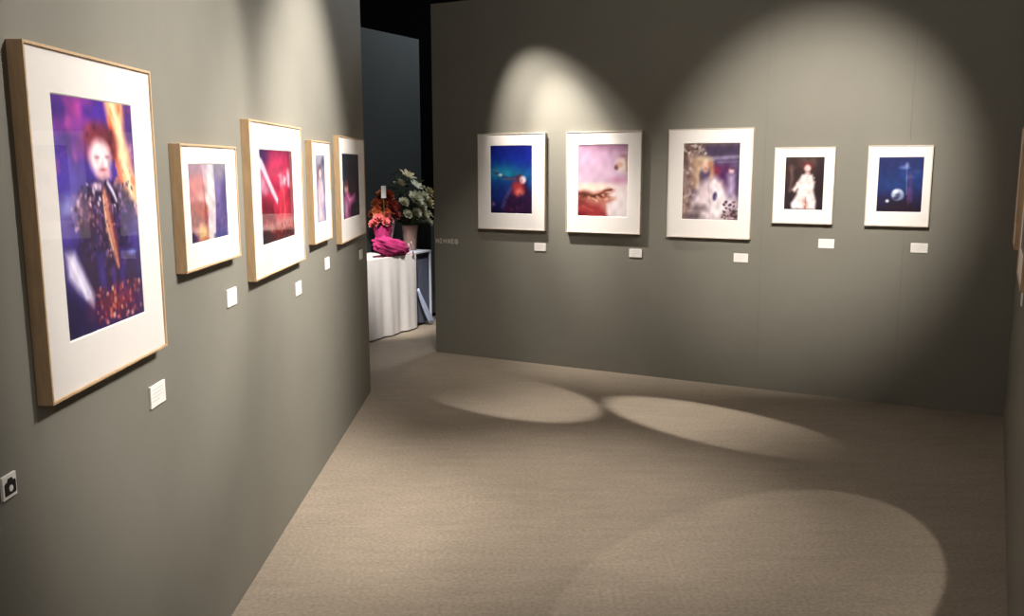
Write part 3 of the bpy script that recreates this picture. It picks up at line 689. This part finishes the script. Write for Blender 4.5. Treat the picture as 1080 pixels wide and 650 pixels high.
bouquet('low bouquet of salmon pink flowers above the magenta wrapping', 7.27, .27, 0, M['tulle'], 10, [M['petal_pink'], M['petal_pink'], M['petal_red']], .055, .11, .37, .10, .27, .8)
# crumpled magenta wrapping lying at the table front
t = thing('wrapped_bundle', 'crumpled magenta tulle bundle with pale ribbon on the white tablecloth front', 'bundle', at_table(7.13, .08, .772), ROT_T)
bm = bmesh.new(); bmesh.ops.create_icosphere(bm, subdivisions=4, radius=1)
for v in bm.verts:
    p = v.co.copy(); k = 1 + .09 * math.sin(9 * p.x + 4 * p.z) + .07 * math.sin(13 * p.y + 7 * p.x) + .06 * math.sin(17 * p.z - 5 * p.y + 3 * p.x)
    v.co = Vector((p.x * .25 * k, p.y * .10 * k, max(0, .085 + p.z * .095 * k - .05 * p.x)))
link('tulle', bm, M['tulle'], t, True)
bm = bmesh.new()
for s_ in (0, 1):
    rows = []
    for i in range(9):
        q = i / 8; x = .215 + .05 * q; z = .12 - .15 * q - .02 * s_
        rows.append((bm.verts.new((x, -.09 - .02 * math.sin(q * 5) + s_ * .03, z)), bm.verts.new((x + .022, -.085 + s_ * .03, z + .01))))
    for a, b in zip(rows, rows[1:]): bm.faces.new((a[0], a[1], b[1], b[0]))
o = link('ribbon', bm, M['paper_pink'], t, True)
s = o.modifiers.new('thick', 'SOLIDIFY'); s.thickness = .002

# small white card standing in the orange bouquet
t = thing('message_card', 'small white message card standing among the rust orange flowers', 'card', at_table(7.18, .18, 1.33), ROT_T)
bm = bmesh.new(); box(bm, -.036, .036, -.002, .002, .0, .12); link('card', bm, M['card'], t)
bm = bmesh.new(); tube(bm, [(0, .003, .03), (.03, .02, -.25), (.1, .06, -.5)], .002, 5); link('pick', bm, M['leaf'], t)

# ------------------------------------------------------------------ light: the hall's spotlights and added fill lamps
def spot(name, loc, aim, power, size, blend, col=(1, .9, .76), radius=.03, sx=1, sy=1, roll=0):
    l = bpy.data.lights.new(name, 'SPOT'); l.energy = power; l.spot_size = R(size); l.spot_blend = blend; l.color = col; l.shadow_soft_size = radius
    o = bpy.data.objects.new(name, l); C.objects.link(o); o.location = loc
    q = (Vector(aim) - Vector(loc)).to_track_quat('-Z', 'Y'); o.rotation_mode = 'QUATERNION'
    from mathutils import Quaternion
    o.rotation_quaternion = q @ Quaternion((0, 0, 1), roll); o.scale = (sx, sy, 1)
    return o
def bulb(name, loc, power, col=(1, .9, .78), radius=.2):
    l = bpy.data.lights.new(name, 'POINT'); l.energy = power; l.color = col; l.shadow_soft_size = radius
    o = bpy.data.objects.new(name, l); C.objects.link(o); o.location = loc; return o

WARM = (1, .95, .89); NEUT = (1, .96, .915)
POWER = {'framing_spot_one': 420, 'framing_spot_three': 230, 'framing_spot_two': 520, 'fill_lamp_middle': 88, 'fill_lamp_right': 170, 'passage_fill_lamp': 128, 'passage_fill_spot': 880, 'track_spot_far_core': 480, 'fill_spot_far_low': 190, 'track_spot_far_one': 370, 'track_spot_far_two': 860, 'fill_spot_floor': 410, 'fill_spot_floor_rear': 88, 'track_spot_left_four': 660, 'track_spot_left_one': 360, 'track_spot_left_three': 420, 'track_spot_left_two': 300}
def pool(name, centre, z, major, minor, ang, power, blend=.2, fade=None, col=WARM):
    """A framing spotlight straight above the floor that throws an oval pool. fade = (axis, sign, from, to):
    a soft gradient added to the lamp dims the beam along that axis of the oval (-1 .. 1 across it)."""
    o = spot(name, (centre[0], centre[1], z), (centre[0], centre[1], 0), power, 2 * math.degrees(math.atan(major / z)), blend, col, .01)
    o.rotation_mode = 'XYZ'; o.rotation_euler = (0, 0, ang); o.scale = (1, minor / major, 1)
    if fade:
        o.data.use_nodes = True; n = o.data.node_tree.nodes; l = o.data.node_tree.links
        em = n['Emission']; tc = n.new('ShaderNodeTexCoord'); sp = n.new('ShaderNodeSeparateXYZ'); l.new(tc.outputs['Normal'], sp.inputs[0])
        dv = n.new('ShaderNodeMath'); dv.operation = 'DIVIDE'; l.new(sp.outputs['XY'.index(fade[0])], dv.inputs[0]); l.new(sp.outputs['Z'], dv.inputs[1])
        ab = n.new('ShaderNodeMath'); ab.operation = 'MULTIPLY'; ab.inputs[1].default_value = -fade[1] * z / major; l.new(dv.outputs[0], ab.inputs[0])
        mr = n.new('ShaderNodeMapRange'); mr.interpolation_type = 'SMOOTHSTEP'
        mr.inputs['From Min'].default_value = fade[2]; mr.inputs['From Max'].default_value = fade[3]
        mr.inputs['To Min'].default_value = 1; mr.inputs['To Max'].default_value = 0
        l.new(ab.outputs[0], mr.inputs['Value']); l.new(mr.outputs['Result'], em.inputs['Strength'])
    return o
# left wall
spot('track_spot_left_one', (DL + 2.1, 3.1, 3.3), (DL, 2.76, 1.9), 600, 46, .5, NEUT, .05)
spot('track_spot_left_two', (DL + 1.8, 2.15, 3.25), (DL, 3.1, .85), 900, 54, 1, NEUT, .05)
spot('track_spot_left_three', (DL + 1.7, 3.5, 3.25), (DL, 4.0, 1.0), 600, 54, 1, NEUT, .05)
spot('track_spot_left_four', (DL + 1.6, 4.4, 3.25), (DL, 4.7, 1.7), 800, 58, 1, NEUT, .05)
# far wall
spot('track_spot_far_one', on_back(-3.72, 3.2, .74), on_back(-3.1, 1.62, 0), 500, 49, 1, WARM, .025)
spot('track_spot_far_two', on_back(-.7, 3.4, 2.8), on_back(-1.2, 1.60, 0), 500, 41, .9, WARM, .025)
spot('fill_spot_far_low', (-.1, 4.6, 3.6), on_back(-3.7, .3, 0), 100, 32, 1, WARM)  # added fill that lifts the far wall's lower left
spot('track_spot_far_core', on_back(-3.55, 3.3, .8), on_back(-3.02, 1.72, 0), 300, 29, 1, WARM, .025)
# unseen lamps added as fill for the hall and passage
bulb('fill_lamp_right', (1.6, -3.5, 3.9), 100, NEUT, .3)
bulb('fill_lamp_middle', (.4, 3.4, 4.1), 100, NEUT, .3)
spot('passage_fill_spot', (-.96, 6.75, 3.3), (-1.22, 8.55, .90), 300, 24, .9, NEUT, .06)  # added to brighten the tablecloth and flowers
bulb('passage_fill_lamp', (.3, 9.6, 3.9), 60, (.92, .97, 1), .3)
# pools on the floor
spot('fill_spot_floor', (.18, 4.25, 3.6), (.18, 4.25, 0), 200, 46, 1, WARM)  # added downlight standing for the wall lamps' spill on the floor
spot('fill_spot_floor_rear', (-.3, 6.6, 3.6), (-.4, 6.9, 0), 100, 50, 1, WARM)  # added soft fill over the rear floor
pool('framing_spot_one', (-.08, 6.33), 3.4, .95, .5, R(-48), 60, .3, ('X', -1, -.75, .55))
pool('framing_spot_two', (1.32, 5.54), 3.4, 1.0, .42, R(-48), 60, .35, ('X', 1, -.5, .95))
pool('framing_spot_three', (1.0, 3.4), 3.4, 1.2, .64, R(49.5), 60, .08, ('Y', 1, -.8, .8))
for o in bpy.data.objects:
    if o.type == 'LIGHT' and o.name in POWER: o.data.energy = POWER[o.name]

w = bpy.data.worlds.new('hall_dark'); SC.world = w; w.use_nodes = True
w.node_tree.nodes['Background'].inputs['Color'].default_value = (.02, .02, .022, 1)
w.node_tree.nodes['Background'].inputs['Strength'].default_value = .3

# ------------------------------------------------------------------ camera
cam = bpy.data.cameras.new('camera'); co = bpy.data.objects.new('camera', cam); C.objects.link(co); SC.camera = co
cam.sensor_width = 36; cam.lens = 36 * 944.3 / 1080; cam.clip_start = .02
p, r = R(9.10), R(-.15)
F = Vector((0, math.cos(p), -math.sin(p))); U0 = Vector((0, math.sin(p), math.cos(p))); R0 = Vector((1, 0, 0))
X = R0 * math.cos(r) + U0 * math.sin(r); Y = -R0 * math.sin(r) + U0 * math.cos(r)
co.matrix_world = Matrix(((X.x, Y.x, -F.x, 0), (X.y, Y.y, -F.y, 0), (X.z, Y.z, -F.z, 1.65), (0, 0, 0, 1)))

SC.view_settings.view_transform = 'Standard'; SC.view_settings.look = 'None'
SC.view_settings.exposure = 0; SC.view_settings.gamma = 1; SC.view_settings.use_curve_mapping = False
